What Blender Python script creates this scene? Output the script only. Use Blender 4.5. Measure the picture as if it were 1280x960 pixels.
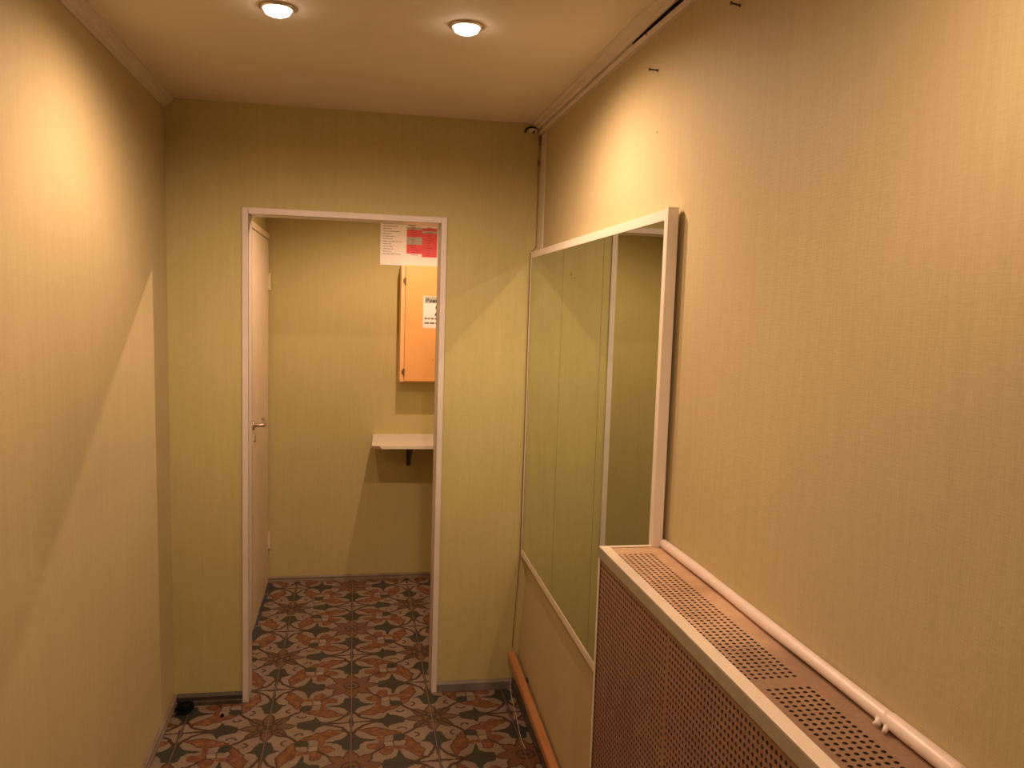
import bpy, math, random
from mathutils import Vector, Matrix

sc = bpy.context.scene
for o in list(bpy.data.objects):
    bpy.data.objects.remove(o)
COL = sc.collection
random.seed(7)

# ------------------------------------------------------------------ camera
cd = bpy.data.cameras.new('camera'); cam = bpy.data.objects.new('camera', cd); COL.objects.link(cam)
R = Vector((0.98139, -0.18941, 0.03148)); U = Vector((-0.01192, 0.10349, 0.99456)); FW = Vector((0.19163, 0.97643, -0.09931))
cam.matrix_world = Matrix(((R.x, U.x, -FW.x, 0.7272), (R.y, U.y, -FW.y, -3.4493), (R.z, U.z, -FW.z, 1.6780), (0, 0, 0, 1)))
cd.sensor_fit = 'HORIZONTAL'; cd.sensor_width = 36; cd.lens = 1030.27 / 1280 * 36
cd.shift_x = -3.27 / 1280; cd.shift_y = 5.96 / 1280; cd.clip_start = 0.02
sc.camera = cam

# ------------------------------------------------------------------ world, exposure
w = bpy.data.worlds.new('world'); sc.world = w; w.use_nodes = True
w.node_tree.nodes['Background'].inputs[0].default_value = (0.02, 0.015, 0.01, 1)
w.node_tree.nodes['Background'].inputs[1].default_value = 0.2
vs = sc.view_settings
vs.view_transform = 'Standard'; vs.look = 'None'; vs.gamma = 1; vs.use_curve_mapping = False; vs.exposure = 0.0
sc.cycles.use_guiding = True; sc.cycles.use_surface_guiding = True; sc.cycles.guiding_training_samples = 128
sc.cycles.max_bounces = 12; sc.cycles.diffuse_bounces = 7; sc.cycles.glossy_bounces = 6
sc.cycles.caustics_reflective = True; sc.cycles.blur_glossy = 0.03; sc.cycles.sample_clamp_indirect = 25

LAMP = (1.0, 0.655, 0.43)
H = 2.432
HALL_LAMPS = [(0.521, -1.139), (1.016, -1.138), (0.43, -2.93), (1.02, -2.93)]

def spot(name, x, y, z, power, size, blend, radius, color=LAMP, down=0.38):
    l = bpy.data.lights.new(name, 'SPOT'); l.energy = power; l.color = color
    l.spot_size = math.radians(size); l.spot_blend = blend; l.shadow_soft_size = radius
    # added dimming straight down, shaped to keep floor and lower walls dark: strength by angle to the lamp axis
    l.use_nodes = True; nt = l.node_tree; em = nt.nodes['Emission']
    tc = nt.nodes.new('ShaderNodeTexCoord'); sp = nt.nodes.new('ShaderNodeSeparateXYZ'); ab_ = nt.nodes.new('ShaderNodeMath'); ab_.operation = 'ABSOLUTE'
    mr = nt.nodes.new('ShaderNodeMapRange'); mr.interpolation_type = 'SMOOTHSTEP'
    mr.inputs[1].default_value = 0.62; mr.inputs[2].default_value = 0.94; mr.inputs[3].default_value = 1.0; mr.inputs[4].default_value = down
    nt.links.new(tc.outputs['Normal'], sp.inputs[0]); nt.links.new(sp.outputs[2], ab_.inputs[0]); nt.links.new(ab_.outputs[0], mr.inputs[0]); nt.links.new(mr.outputs[0], em.inputs['Strength'])
    o = bpy.data.objects.new(name, l); COL.objects.link(o); o.location = (x, y, z)
    return o
for (x, y), pw in zip(HALL_LAMPS, (46, 47, 12, 42)):
    spot('hall_lamp_light', x, y, H - 0.030, pw, 173, 0.68, 0.014)
spot('far_room_lamp_light', 1.06, 0.52, 2.285, 56, 170, 0.5, 0.008, down=0.6)

# ------------------------------------------------------------------ mesh helpers
class MB:
    def __init__(s): s.v = []; s.f = []; s.m = []
    def add(s, vs, fs, mi=0):
        n = len(s.v); s.v += [tuple(p) for p in vs]
        for f in fs: s.f.append(tuple(n + i for i in f)); s.m.append(mi)
    def hexa(s, p, mi=0):      # p: 4 bottom (ccw from above), 4 top
        s.add(p, [(3, 2, 1, 0), (4, 5, 6, 7), (0, 1, 5, 4), (1, 2, 6, 5), (2, 3, 7, 6), (3, 0, 4, 7)], mi)
    def box(s, x0, y0, z0, x1, y1, z1, mi=0):
        s.hexa([(x0, y0, z0), (x1, y0, z0), (x1, y1, z0), (x0, y1, z0), (x0, y0, z1), (x1, y0, z1), (x1, y1, z1), (x0, y1, z1)], mi)
    def prism(s, prof, a, b, fn, mi=0):   # prof: 2D outline; fn(u, v, t) -> 3D; t from a to b
        n = len(prof)
        vs = [fn(u, v, a) for u, v in prof] + [fn(u, v, b) for u, v in prof]
        fs = [(i, (i + 1) % n, n + (i + 1) % n, n + i) for i in range(n)] + [tuple(range(n - 1, -1, -1)), tuple(range(n, 2 * n))]
        s.add(vs, fs, mi)
    def tube(s, pts, r, seg=10, mi=0, cap=True):
        pts = [Vector(p) for p in pts]; rs = r if isinstance(r, (list, tuple)) else [r] * len(pts)
        n0 = len(s.v); prev = None
        for i, p in enumerate(pts):
            t = (pts[min(i + 1, len(pts) - 1)] - pts[max(i - 1, 0)]).normalized()
            if prev is None:
                a = t.orthogonal().normalized()
            else:
                a = (prev - t * prev.dot(t)).normalized()
            prev = a; b = t.cross(a)
            for k in range(seg):
                an = 2 * math.pi * k / seg
                s.v.append(tuple(p + (a * math.cos(an) + b * math.sin(an)) * rs[i]))
        for i in range(len(pts) - 1):
            for k in range(seg):
                s.f.append((n0 + i * seg + k, n0 + i * seg + (k + 1) % seg, n0 + (i + 1) * seg + (k + 1) % seg, n0 + (i + 1) * seg + k)); s.m.append(mi)
        if cap:
            s.f.append(tuple(n0 + k for k in range(seg - 1, -1, -1))); s.m.append(mi)
            s.f.append(tuple(n0 + (len(pts) - 1) * seg + k for k in range(seg))); s.m.append(mi)
    def lathe(s, prof, c, axis='z', seg=24, mi=0):   # prof: (r, h)
        n0 = len(s.v)
        for r, h in prof:
            for k in range(seg):
                an = 2 * math.pi * k / seg; x = r * math.cos(an); y = r * math.sin(an)
                d = {'z': (x, y, h), 'x': (h, x, y), 'y': (x, h, y)}[axis]
                s.v.append((c[0] + d[0], c[1] + d[1], c[2] + d[2]))
        for i in range(len(prof) - 1):
            for k in range(seg):
                s.f.append((n0 + i * seg + k, n0 + i * seg + (k + 1) % seg, n0 + (i + 1) * seg + (k + 1) % seg, n0 + (i + 1) * seg + k)); s.m.append(mi)
        s.f.append(tuple(n0 + k for k in range(seg - 1, -1, -1))); s.m.append(mi)
        s.f.append(tuple(n0 + (len(prof) - 1) * seg + k for k in range(seg))); s.m.append(mi)
    def build(s, name, mats, parent=None, bevel=0, smooth=False, origin=None):
        me = bpy.data.meshes.new(name)
        vs = s.v
        if origin is not None:
            vs = [(a - origin[0], b - origin[1], c - origin[2]) for a, b, c in vs]
        me.from_pydata(vs, [], s.f); me.validate()
        import bmesh
        bm = bmesh.new(); bm.from_mesh(me); bmesh.ops.recalc_face_normals(bm, faces=bm.faces); bm.to_mesh(me); bm.free()
        if not isinstance(mats, (list, tuple)): mats = [mats]
        for m in mats: me.materials.append(m)
        if len(mats) > 1:
            for p, mi in zip(me.polygons, s.m): p.material_index = mi
        if smooth:
            me.polygons.foreach_set('use_smooth', [True] * len(me.polygons))
        o = bpy.data.objects.new(name, me); COL.objects.link(o)
        if origin is not None: o.location = origin
        if parent:
            o.parent = parent
            o.matrix_parent_inverse = Matrix.Translation(-Vector(parent.location))
        if bevel:
            b = o.modifiers.new('bevel', 'BEVEL'); b.width = bevel; b.segments = 2; b.limit_method = 'ANGLE'
        return o

def thing(name, label, cat, loc=(0, 0, 0), group=None):
    o = bpy.data.objects.new(name, None); COL.objects.link(o); o.location = loc; o.empty_display_size = 0.05
    o['label'] = label; o['category'] = cat
    if group: o['group'] = group
    return o
def tag(o, label, cat, group=None):
    o['label'] = label; o['category'] = cat
    if group: o['group'] = group
    return o
def struct(o, label=None):
    o['kind'] = 'structure'
    if label: o['label'] = label
    return o
def sempty(name, loc=(0, 0, 0)):
    o = bpy.data.objects.new(name, None); COL.objects.link(o); o.location = loc; o.empty_display_size = 0.05
    return o

# ------------------------------------------------------------------ materials
def new_mat(name):
    m = bpy.data.materials.new(name); m.use_nodes = True
    nt = m.node_tree; return m, nt, nt.nodes['Principled BSDF']
def node(nt, t, **kw):
    n = nt.nodes.new(t)
    for k, v in kw.items():
        if k in ('operation', 'data_type', 'blend_type', 'noise_dimensions', 'wave_type', 'bands_direction', 'interpolation_type', 'feature', 'clamp'): setattr(n, k, v)
        else: n.inputs[k].default_value = v
    return n
def coords(nt, scale=(1, 1, 1)):
    tc = nt.nodes.new('ShaderNodeNewGeometry'); mp = nt.nodes.new('ShaderNodeMapping'); mp.inputs['Scale'].default_value = scale
    nt.links.new(tc.outputs['Position'], mp.inputs['Vector']); return mp.outputs['Vector']
def ramp(nt, fac, stops):
    r = nt.nodes.new('ShaderNodeValToRGB'); els = r.color_ramp.elements
    while len(els) > 1: els.remove(els[-1])
    els[0].position = stops[0][0]; els[0].color = (*stops[0][1], 1)
    for p, c in stops[1:]:
        e = els.new(p); e.color = (*c, 1)
    nt.links.new(fac, r.inputs[0]); return r.outputs[0]
def noise(nt, vec, scale, detail=3, rough=0.55):
    n = node(nt, 'ShaderNodeTexNoise', Scale=scale, Detail=detail, Roughness=rough); nt.links.new(vec, n.inputs['Vector']); return n.outputs['Fac']
def mix(nt, fac, a, b, mode='MIX'):
    n = nt.nodes.new('ShaderNodeMix'); n.data_type = 'RGBA'; n.blend_type = mode
    for s, val in ((n.inputs[0], fac), (n.inputs[6], a), (n.inputs[7], b)):
        if hasattr(val, 'is_output'): nt.links.new(val, s)
        elif isinstance(val, (tuple, list)): s.default_value = (*val, 1)
        else: s.default_value = val
    return n.outputs[2]
def bump(nt, h, bs, strength, dist):
    b = node(nt, 'ShaderNodeBump', Strength=strength, Distance=dist); nt.links.new(h, b.inputs['Height']); nt.links.new(b.outputs[0], bs.inputs['Normal'])

def plain(name, col, rough=0.5, var=0.08, scale=30, metallic=0.0, bumpd=0.0, stretch=(1, 1, 1), spec=0.5):
    m, nt, bs = new_mat(name)
    v = coords(nt, stretch); n = noise(nt, v, scale)
    lo = tuple(c * (1 - var) for c in col); hi = tuple(min(1, c * (1 + var)) for c in col)
    nt.links.new(ramp(nt, n, [(0.3, lo), (0.7, hi)]), bs.inputs['Base Color'])
    bs.inputs['Roughness'].default_value = rough; bs.inputs['Metallic'].default_value = metallic
    bs.inputs['Specular IOR Level'].default_value = spec
    if bumpd: bump(nt, n, bs, 0.6, bumpd)
    return m

def wallpaper(name, base, dirt=(0.30, 0.20, 0.08)):
    m, nt, bs = new_mat(name)
    big = noise(nt, coords(nt, (1, 1, 0.45)), 1.6, 4, 0.6)
    streak = noise(nt, coords(nt, (60, 60, 3.5)), 1.0, 3, 0.6)
    weave_v = noise(nt, coords(nt, (420, 420, 40)), 1.0, 2, 0.6)
    weave_h = noise(nt, coords(nt, (40, 40, 420)), 1.0, 2, 0.6)
    c = ramp(nt, big, [(0.25, tuple(x * 0.93 for x in base)), (0.75, tuple(min(1, x * 1.05) for x in base))])
    c = mix(nt, 0.22, c, ramp(nt, streak, [(0.3, (0.42, 0.42, 0.42)), (0.7, (0.58, 0.58, 0.58))]), 'OVERLAY')
    c = mix(nt, 0.13, c, ramp(nt, weave_h, [(0.3, (0.40, 0.40, 0.40)), (0.7, (0.60, 0.60, 0.60))]), 'OVERLAY')
    c = mix(nt, 0.16, c, ramp(nt, weave_v, [(0.3, (0.40, 0.40, 0.40)), (0.7, (0.60, 0.60, 0.60))]), 'OVERLAY')
    sp = noise(nt, coords(nt, (1, 1, 0.5)), 9, 5, 0.7)
    f = ramp(nt, sp, [(0.66, (0, 0, 0)), (0.80, (0.22, 0.22, 0.22))])
    c = mix(nt, f, c, dirt)
    nt.links.new(c, bs.inputs['Base Color']); bs.inputs['Roughness'].default_value = 0.62
    bs.inputs['Specular IOR Level'].default_value = 0.3
    add = node(nt, 'ShaderNodeMath', operation='ADD'); nt.links.new(weave_v, add.inputs[0]); nt.links.new(weave_h, add.inputs[1])
    bump(nt, add.outputs[0], bs, 0.25, 0.0010)
    return m

WP = (0.62, 0.55, 0.215)
M_WALL = wallpaper('olive_wallpaper', (0.49, 0.428, 0.195))
M_WALLS = wallpaper('ochre_wallpaper', (0.515, 0.428, 0.242))
M_CEIL = plain('ceiling_paint', (0.76, 0.68, 0.57), 0.8, 0.05, 3)
M_CORN = plain('cornice_plastic', (0.66, 0.58, 0.50), 0.45, 0.05, 8)
M_TRIM = plain('white_plastic_trim', (0.68, 0.61, 0.58), 0.35, 0.05, 14)
M_MFR = plain('mirror_frame_plastic', (0.80, 0.72, 0.62), 0.35, 0.04, 14)
M_BASE = plain('grey_baseboard', (0.17, 0.145, 0.13), 0.45, 0.25, 14, bumpd=0.0005)
M_BASED = plain('grey_baseboard_dark_groove', (0.07, 0.055, 0.045), 0.5, 0.3, 20)
M_BASEL = plain('grey_brown_baseboard', (0.23, 0.18, 0.145), 0.5, 0.2, 14)
M_DOOR = plain('door_paint', (0.72, 0.60, 0.45), 0.42, 0.06, 5)
M_METAL = plain('worn_nickel', (0.55, 0.48, 0.40), 0.32, 0.1, 60, metallic=0.9)
M_BRASS = plain('pale_escutcheon', (0.75, 0.66, 0.52), 0.35, 0.1, 60, metallic=0.3)
M_DARK = plain('black_rubber', (0.006, 0.0055, 0.005), 0.95, 0.3, 60, spec=0.1)
M_BLKMET = plain('black_bracket_steel', (0.02, 0.018, 0.016), 0.45, 0.3, 60)
M_CABLE = plain('brown_cable', (0.19, 0.095, 0.05), 0.5, 0.2, 40)
M_WIRE = plain('pale_wire', (0.62, 0.55, 0.46), 0.4, 0.1, 40)
M_ORANGE = plain('orange_cabinet_paint', (0.86, 0.44, 0.15), 0.4, 0.04, 6)
M_ORANGE2 = plain('orange_cabinet_frame_paint', (0.88, 0.50, 0.24), 0.4, 0.05, 6)
M_SHELF = plain('white_laminate', (0.80, 0.74, 0.66), 0.35, 0.03, 10)
M_CHIP = plain('bare_chipboard', (0.30, 0.17, 0.09), 0.8, 0.25, 200)
M_PAPER = plain('sign_paper', (0.88, 0.84, 0.82), 0.6, 0.02, 10)
M_RED = plain('sign_red_ink', (0.72, 0.075, 0.085), 0.6, 0.06, 120)
M_GREY = plain('sign_grey_ink', (0.42, 0.42, 0.38), 0.6, 0.08, 120)
M_INK = plain('sign_text_ink', (0.20, 0.17, 0.15), 0.6, 0.15, 200)
M_INKR = plain('sign_dark_red_ink', (0.34, 0.05, 0.05), 0.6, 0.15, 200)
M_BLACK = plain('black_ink', (0.025, 0.022, 0.02), 0.6, 0.1, 100)
M_PIPE = plain('white_pipe_paint', (0.80, 0.69, 0.63), 0.35, 0.05, 40, bumpd=0.0008)
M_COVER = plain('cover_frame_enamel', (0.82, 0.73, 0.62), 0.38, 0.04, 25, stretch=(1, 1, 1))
M_COVER2 = plain('shaded_trim_enamel', (0.34, 0.30, 0.22), 0.45, 0.1, 25)  # frame enamel with the shade on its front edge put into the colour
M_BLUE = plain('blue_floor_tape', (0.035, 0.045, 0.085), 0.5, 0.5, 60)
M_GROUT = plain('tile_grout', (0.25, 0.21, 0.175), 0.85, 0.2, 60)
M_SHADOWBOARD = plain('backing_board', (0.10, 0.08, 0.06), 0.8, 0.2, 30)
M_IRON = plain('darkened_iron', (0.20, 0.12, 0.08), 0.5, 0.1, 20)  # darkened so the shade behind the cover holes is in the colour

# wooden rail
M_RAIL, nt, bs = new_mat('orange_varnished_wood')
g = noise(nt, coords(nt, (60, 2.5, 60)), 1.0, 4, 0.6)
nt.links.new(ramp(nt, g, [(0.3, (0.40, 0.165, 0.065)), (0.7, (0.54, 0.25, 0.105))]), bs.inputs['Base Color']); bs.inputs['Roughness'].default_value = 0.4

# hardboard
def hardboard(name, lo, hi, dirty, joint_tone=None):
    m, nt, bs = new_mat(name)
    a = noise(nt, coords(nt, (1, 1, 1)), 5, 5, 0.65)
    fib = noise(nt, coords(nt, (160, 160, 160)), 1.0, 3, 0.6)
    c = ramp(nt, a, [(0.3, lo), (0.7, hi)])
    c = mix(nt, 0.35, c, ramp(nt, fib, [(0.3, (0.36, 0.36, 0.36)), (0.7, (0.62, 0.62, 0.62))]), 'OVERLAY')
    d = noise(nt, coords(nt, (1, 0.8, 1)), 3.2, 5, 0.7)
    c = mix(nt, ramp(nt, d, [(0.48, (0, 0, 0)), (0.68, (0.7, 0.7, 0.7))]), c, dirty)
    if joint_tone:   # a darker brown that starts ragged shortly before the joint of the two top boards
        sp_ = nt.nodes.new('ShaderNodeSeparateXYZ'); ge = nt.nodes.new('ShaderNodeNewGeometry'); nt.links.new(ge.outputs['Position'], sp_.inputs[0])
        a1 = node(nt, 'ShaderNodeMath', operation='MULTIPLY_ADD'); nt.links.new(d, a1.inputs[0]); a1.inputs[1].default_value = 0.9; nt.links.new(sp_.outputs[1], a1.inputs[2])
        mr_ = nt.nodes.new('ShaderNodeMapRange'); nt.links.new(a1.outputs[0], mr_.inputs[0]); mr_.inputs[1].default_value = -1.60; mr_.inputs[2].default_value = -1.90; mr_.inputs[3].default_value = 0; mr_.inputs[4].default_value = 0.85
        c = mix(nt, mr_.outputs[0], c, joint_tone)
    nt.links.new(c, bs.inputs['Base Color']); bs.inputs['Roughness'].default_value = 0.6
    bump(nt, fib, bs, 0.4, 0.0006)
    return m
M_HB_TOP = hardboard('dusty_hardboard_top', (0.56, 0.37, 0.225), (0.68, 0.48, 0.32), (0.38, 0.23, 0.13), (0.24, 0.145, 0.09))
M_HB_TOP2 = hardboard('dark_hardboard_top', (0.24, 0.145, 0.09), (0.34, 0.21, 0.13), (0.19, 0.11, 0.07))  # second top board, darker brown all over
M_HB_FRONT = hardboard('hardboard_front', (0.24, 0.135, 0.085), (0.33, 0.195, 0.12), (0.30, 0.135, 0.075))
M_HOLE = plain('shaded_hole_wall', (0.085, 0.045, 0.028), 0.9, 0.3, 80)  # board colour darkened to paint the shade inside the holes

# mirror
M_MIRROR, nt, bs = new_mat('tinted_mirror_glass')
bs.inputs['Metallic'].default_value = 1.0; bs.inputs['Roughness'].default_value = 0.0
bs.inputs['Base Color'].default_value = (0.66, 0.72, 0.60, 1)

# glowing bulb
M_GLOW, nt, bs = new_mat('glowing_halogen_bulb')
bs.inputs['Base Color'].default_value = (1, 0.9, 0.8, 1); bs.inputs['Emission Color'].default_value = (1, 0.80, 0.62, 1); bs.inputs['Emission Strength'].default_value = 20

# ------------------------------------------------------------------ patterned tile (all maths in nodes, tile-local coordinates)
S = 0.323; TX = 0.7337; TY = -0.2394
M_TILE, nt, bs = new_mat('floral_encaustic_tile')
class X:
    def __init__(s, v): s.v = v
    @staticmethod
    def op(o, *a, clamp=False):
        n = nt.nodes.new('ShaderNodeMath'); n.operation = o; n.use_clamp = clamp
        for i, q in enumerate(a):
            q = q.v if isinstance(q, X) else q
            if hasattr(q, 'is_output'): nt.links.new(q, n.inputs[i])
            else: n.inputs[i].default_value = q
        return X(n.outputs[0])
    def __add__(s, o): return X.op('ADD', s, o)
    def __radd__(s, o): return X.op('ADD', o, s)
    def __sub__(s, o): return X.op('SUBTRACT', s, o)
    def __rsub__(s, o): return X.op('SUBTRACT', o, s)
    def __mul__(s, o): return X.op('MULTIPLY', s, o)
    def __rmul__(s, o): return X.op('MULTIPLY', o, s)
    def __truediv__(s, o): return X.op('DIVIDE', s, o)
def mn(a, b): return X.op('MINIMUM', a, b)
def mx(a, b): return X.op('MAXIMUM', a, b)
def ab(a): return X.op('ABSOLUTE', a)
def inside(d, soft=0.012): return X.op('MULTIPLY_ADD', d, -1.0 / soft, 0.5, clamp=True)   # d<0 is inside
def prof(t, pts):                                    # piecewise linear function of t
    r = ramp(nt, t.v, [(p, (h, h, h)) for p, h in pts])
    sp = nt.nodes.new('ShaderNodeRGBToBW'); nt.links.new(r, sp.inputs[0]); return X(sp.outputs[0])
tc = nt.nodes.new('ShaderNodeTexCoord'); sep = nt.nodes.new('ShaderNodeSeparateXYZ')
nz = node(nt, 'ShaderNodeTexNoise', Scale=24.0, Detail=4.0); nt.links.new(tc.outputs['Object'], nz.inputs['Vector'])
vm = nt.nodes.new('ShaderNodeVectorMath'); vm.operation = 'MULTIPLY_ADD'; nt.links.new(nz.outputs['Color'], vm.inputs[0]); vm.inputs[1].default_value = (0.030, 0.030, 0); nt.links.new(tc.outputs['Object'], vm.inputs[2])
nt.links.new(vm.outputs[0], sep.inputs[0])
u = X(sep.outputs[0]) / S + (0.5 - 0.046); v = X(sep.outputs[1]) / S + (0.5 - 0.046)
p = mx(u, v); q = mn(u, v)
def polar(p, q): return X.op('SQRT', p * p + q * q), X.op('ARCTAN2', q, p)
rA, tA = polar(p, q)
p2 = 1.0 - q; q2 = 1.0 - p
rB, tB = polar(p2, q2)
layers = []   # (mask, colour)
BASE = (0.24, 0.185, 0.155); GREEN = (0.038, 0.039, 0.032); ORG = (0.18, 0.073, 0.042); OUT = (0.055, 0.028, 0.020); PET = (0.135, 0.078, 0.055); PALE = (0.29, 0.23, 0.195)
def flower(r, t, r0, r1, wdt, fill, outl):
    a = mn(t, math.pi / 4 - t)
    lat = r * X.op('SINE', a)
    ph = (r - r0) * (math.pi / (r1 - r0))
    hw = X.op('SINE', X.op('MINIMUM', X.op('MAXIMUM', ph, 0.0), math.pi)) * wdt
    d = lat - hw
    layers.append((inside(d - 0.018), outl)); layers.append((inside(d + 0.008), fill))
    layers.append((inside(r - (r0 + 0.05)), outl)); layers.append((inside(r - (r0 + 0.025)), fill)); layers.append((inside(r - 0.05), outl))
# stems
sA = prof(p, [(0.0, 0.0), (0.60, 0.0), (0.72, 0.025), (0.84, 0.08), (0.93, 0.18), (1.0, 0.31)])
layers.append((inside(ab(q - sA) - prof(p, [(0, 0.019), (0.84, 0.021), (1.0, 0.048)])) * X.op('GREATER_THAN', p, 0.6), OUT))
# tulips A
tulA = q - prof(p, [(0.0, 0.0), (0.345, 0.0), (0.36, 0.07), (0.44, 0.11), (0.53, 0.135), (0.565, 0.21), (0.60, 0.085), (0.68, 0.045), (0.76, 0.0), (1, 0)])
layers.append((inside(tulA) * X.op('GREATER_THAN', p, 0.34) * X.op('LESS_THAN', p, 0.77), GREEN))
# tulips B (wide wings)
tulB = q2 - prof(p2, [(0.0, 0.0), (0.345, 0.0), (0.36, 0.085), (0.45, 0.105), (0.51, 0.15), (0.55, 0.30), (0.575, 0.27), (0.60, 0.12), (0.68, 0.06), (0.76, 0.0), (1, 0)])
layers.append((inside(tulB) * X.op('GREATER_THAN', p2, 0.34) * X.op('LESS_THAN', p2, 0.77), GREEN))
# lilies beside A
ax = p - 0.66; cl = q - (0.275 - ax * 0.28)
li = ab(cl) - prof(p, [(0.40, 0.0), (0.46, 0.045), (0.55, 0.04), (0.60, 0.085), (0.66, 0.07), (0.72, 0.095), (0.80, 0.055), (0.94, 0.0)])
limb = inside(li) * X.op('GREATER_THAN', p, 0.41) * X.op('LESS_THAN', p, 0.94)
layers.append((inside(li - 0.018) * X.op('GREATER_THAN', p, 0.40) * X.op('LESS_THAN', p, 0.95), OUT)); layers.append((limb, ORG))
e1 = X.op('SQRT', X.op('POWER', (p - 0.655) / 0.045, 2.0) + X.op('POWER', (q - 0.42) / 0.12, 2.0)) - 1.0
layers.append((inside(e1, 0.15), ORG))
# lump beside B
e2 = X.op('SQRT', X.op('POWER', (p - 0.715) / 0.095, 2.0) + X.op('POWER', (q - 0.60) / 0.07, 2.0)) - 1.0
layers.append((inside(e2 - 0.12, 0.15), OUT)); layers.append((inside(e2, 0.15), ORG))
# flowers
flower(rA, tA, 0.075, 0.335, 0.062, PET, OUT)
flower(rB, tB, 0.06, 0.345, 0.082, (0.15, 0.07, 0.045), OUT)
# small leaf and the square in the middle
dd = (p + q) * 0.7071 - 0.62; ee = (p - q) * 0.7071
e3 = X.op('SQRT', X.op('POWER', dd / 0.09, 2.0) + X.op('POWER', ee / 0.075, 2.0)) - 1.0
layers.append((inside(e3, 0.15), GREEN))
sq = mx(ab(p - 0.56), ab(q - 0.56)) - 0.05
layers.append((inside(sq - 0.014), OUT)); layers.append((inside(sq), PALE))
# hooks and dots
hk = ab(X.op('SQRT', X.op('POWER', p - 0.385, 2.0) + X.op('POWER', q - 0.235, 2.0)) - 0.045) - 0.014
layers.append((inside(hk) * X.op('LESS_THAN', q, 0.245), OUT))
col = None
mot = noise(nt, coords(nt, (1, 1, 1)), 12, 4, 0.6)
col = ramp(nt, mot, [(0.3, tuple(c * 0.88 for c in BASE)), (0.7, tuple(c * 1.10 for c in BASE))])
org_n = noise(nt, coords(nt, (1, 1, 1)), 38, 3, 0.6)
ORGC = ramp(nt, org_n, [(0.35, (0.135, 0.048, 0.028)), (0.52, ORG), (0.68, (0.25, 0.125, 0.055))])
for mk, c in layers: col = mix(nt, mk.v, col, ORGC if c == ORG else c)
wear = noise(nt, coords(nt, (1, 1, 1)), 45, 4, 0.7)
col = mix(nt, 0.30, col, ramp(nt, wear, [(0.3, (0.38, 0.38, 0.38)), (0.7, (0.60, 0.60, 0.60))]), 'OVERLAY')
nt.links.new(col, bs.inputs['Base Color']); bs.inputs['Roughness'].default_value = 0.42; bs.inputs['Specular IOR Level'].default_value = 0.35

# ------------------------------------------------------------------ dimensions
W = 1.484; WB = 1.436; ZB = 0.60          # right wall: plumb above ZB, leaning in below
LB = 0.017                                 # left wall foot
YB = -4.7                                  # wall behind the camera
D = 1.4997; XF = 0.231; XR = 2.15; HF = 2.315; T = 0.10
DL, DR, DT = 0.312, 1.072, 2.008           # door opening (inside the trim)

# ------------------------------------------------------------------ walls
b = MB()
b.hexa([(-0.12, YB, -0.02), (LB, YB, -0.02), (LB, 0.0, -0.02), (-0.12, 0.0, -0.02), (-0.12, YB, H), (0, YB, H), (0, 0.0, H), (-0.12, 0.0, H)])
struct(b.build('wall_left', M_WALLS))
b = MB()
b.prism([(WB, -0.02), (W, ZB), (W, H), (W + 0.12, H), (W + 0.12, -0.02)], YB, 0.0, lambda u, v, t: (u, t, v))
struct(b.build('wall_right', M_WALLS))
b = MB()
y0 = lambda x: -0.022 * x / W
def wallseg(x0, x1, z0, z1): b.hexa([(x0, y0(x0), z0), (x1, y0(x1), z0), (x1, T, z0), (x0, T, z0), (x0, y0(x0), z1), (x1, y0(x1), z1), (x1, T, z1), (x0, T, z1)])
wallseg(-0.12, DL - 0.004, -0.02, H + 0.1); wallseg(DR + 0.004, XR + 0.1, -0.02, H + 0.1); wallseg(DL - 0.004, DR + 0.004, DT + 0.004, H + 0.1)
struct(b.build('wall_doorway', M_WALL))
b = MB(); b.box(-0.12, YB - 0.1, -0.02, W + 0.12, YB, H); struct(b.build('wall_behind', M_WALLS))
b = MB(); b.box(XF - 0.1, D, -0.02, XR + 0.1, D + 0.1, HF); struct(b.build('wall_far', M_WALL))
b = MB(); b.box(XF - 0.1, T, -0.02, XF, D, HF); struct(b.build('wall_far_left', M_WALL))
b = MB(); b.box(XR, T, -0.02, XR + 0.1, D, HF); struct(b.build('wall_far_right', M_WALL))
b = MB(); b.box(-0.12, YB, H, W + 0.12, 0.0, H + 0.1); struct(b.build('ceiling', M_CEIL))
b = MB(); b.box(XF - 0.1, T, HF, XR + 0.1, D + 0.1, HF + 0.1); struct(b.build('ceiling_far', M_CEIL))

# ------------------------------------------------------------------ floor and tiles
b = MB(); b.box(-0.12, YB, -0.05, XR + 0.1, D + 0.1, -0.003)
floor = struct(b.build('floor', M_GROUT))
GAP = 0.0012
def tile_mesh(x0, y0_, x1, y1, name='tile'):
    m = MB(); z0, z1 = -0.0028, 0.0; c = 0.0012
    m.add([(x0, y0_, z0), (x1, y0_, z0), (x1, y1, z0), (x0, y1, z0), (x0, y0_, z1 - c), (x1, y0_, z1 - c), (x1, y1, z1 - c), (x0, y1, z1 - c),
           (x0 + c, y0_ + c, z1), (x1 - c, y0_ + c, z1), (x1 - c, y1 - c, z1), (x0 + c, y1 - c, z1)],
          [(0, 1, 5, 4), (1, 2, 6, 5), (2, 3, 7, 6), (3, 0, 4, 7), (4, 5, 9, 8), (5, 6, 10, 9), (6, 7, 11, 10), (7, 4, 8, 11), (8, 9, 10, 11)])
    me = bpy.data.meshes.new(name); me.from_pydata(m.v, [], m.f); me.materials.append(M_TILE); return me
full = tile_mesh(-S / 2 + GAP, -S / 2 + GAP, S / 2 - GAP, S / 2 - GAP)
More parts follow.
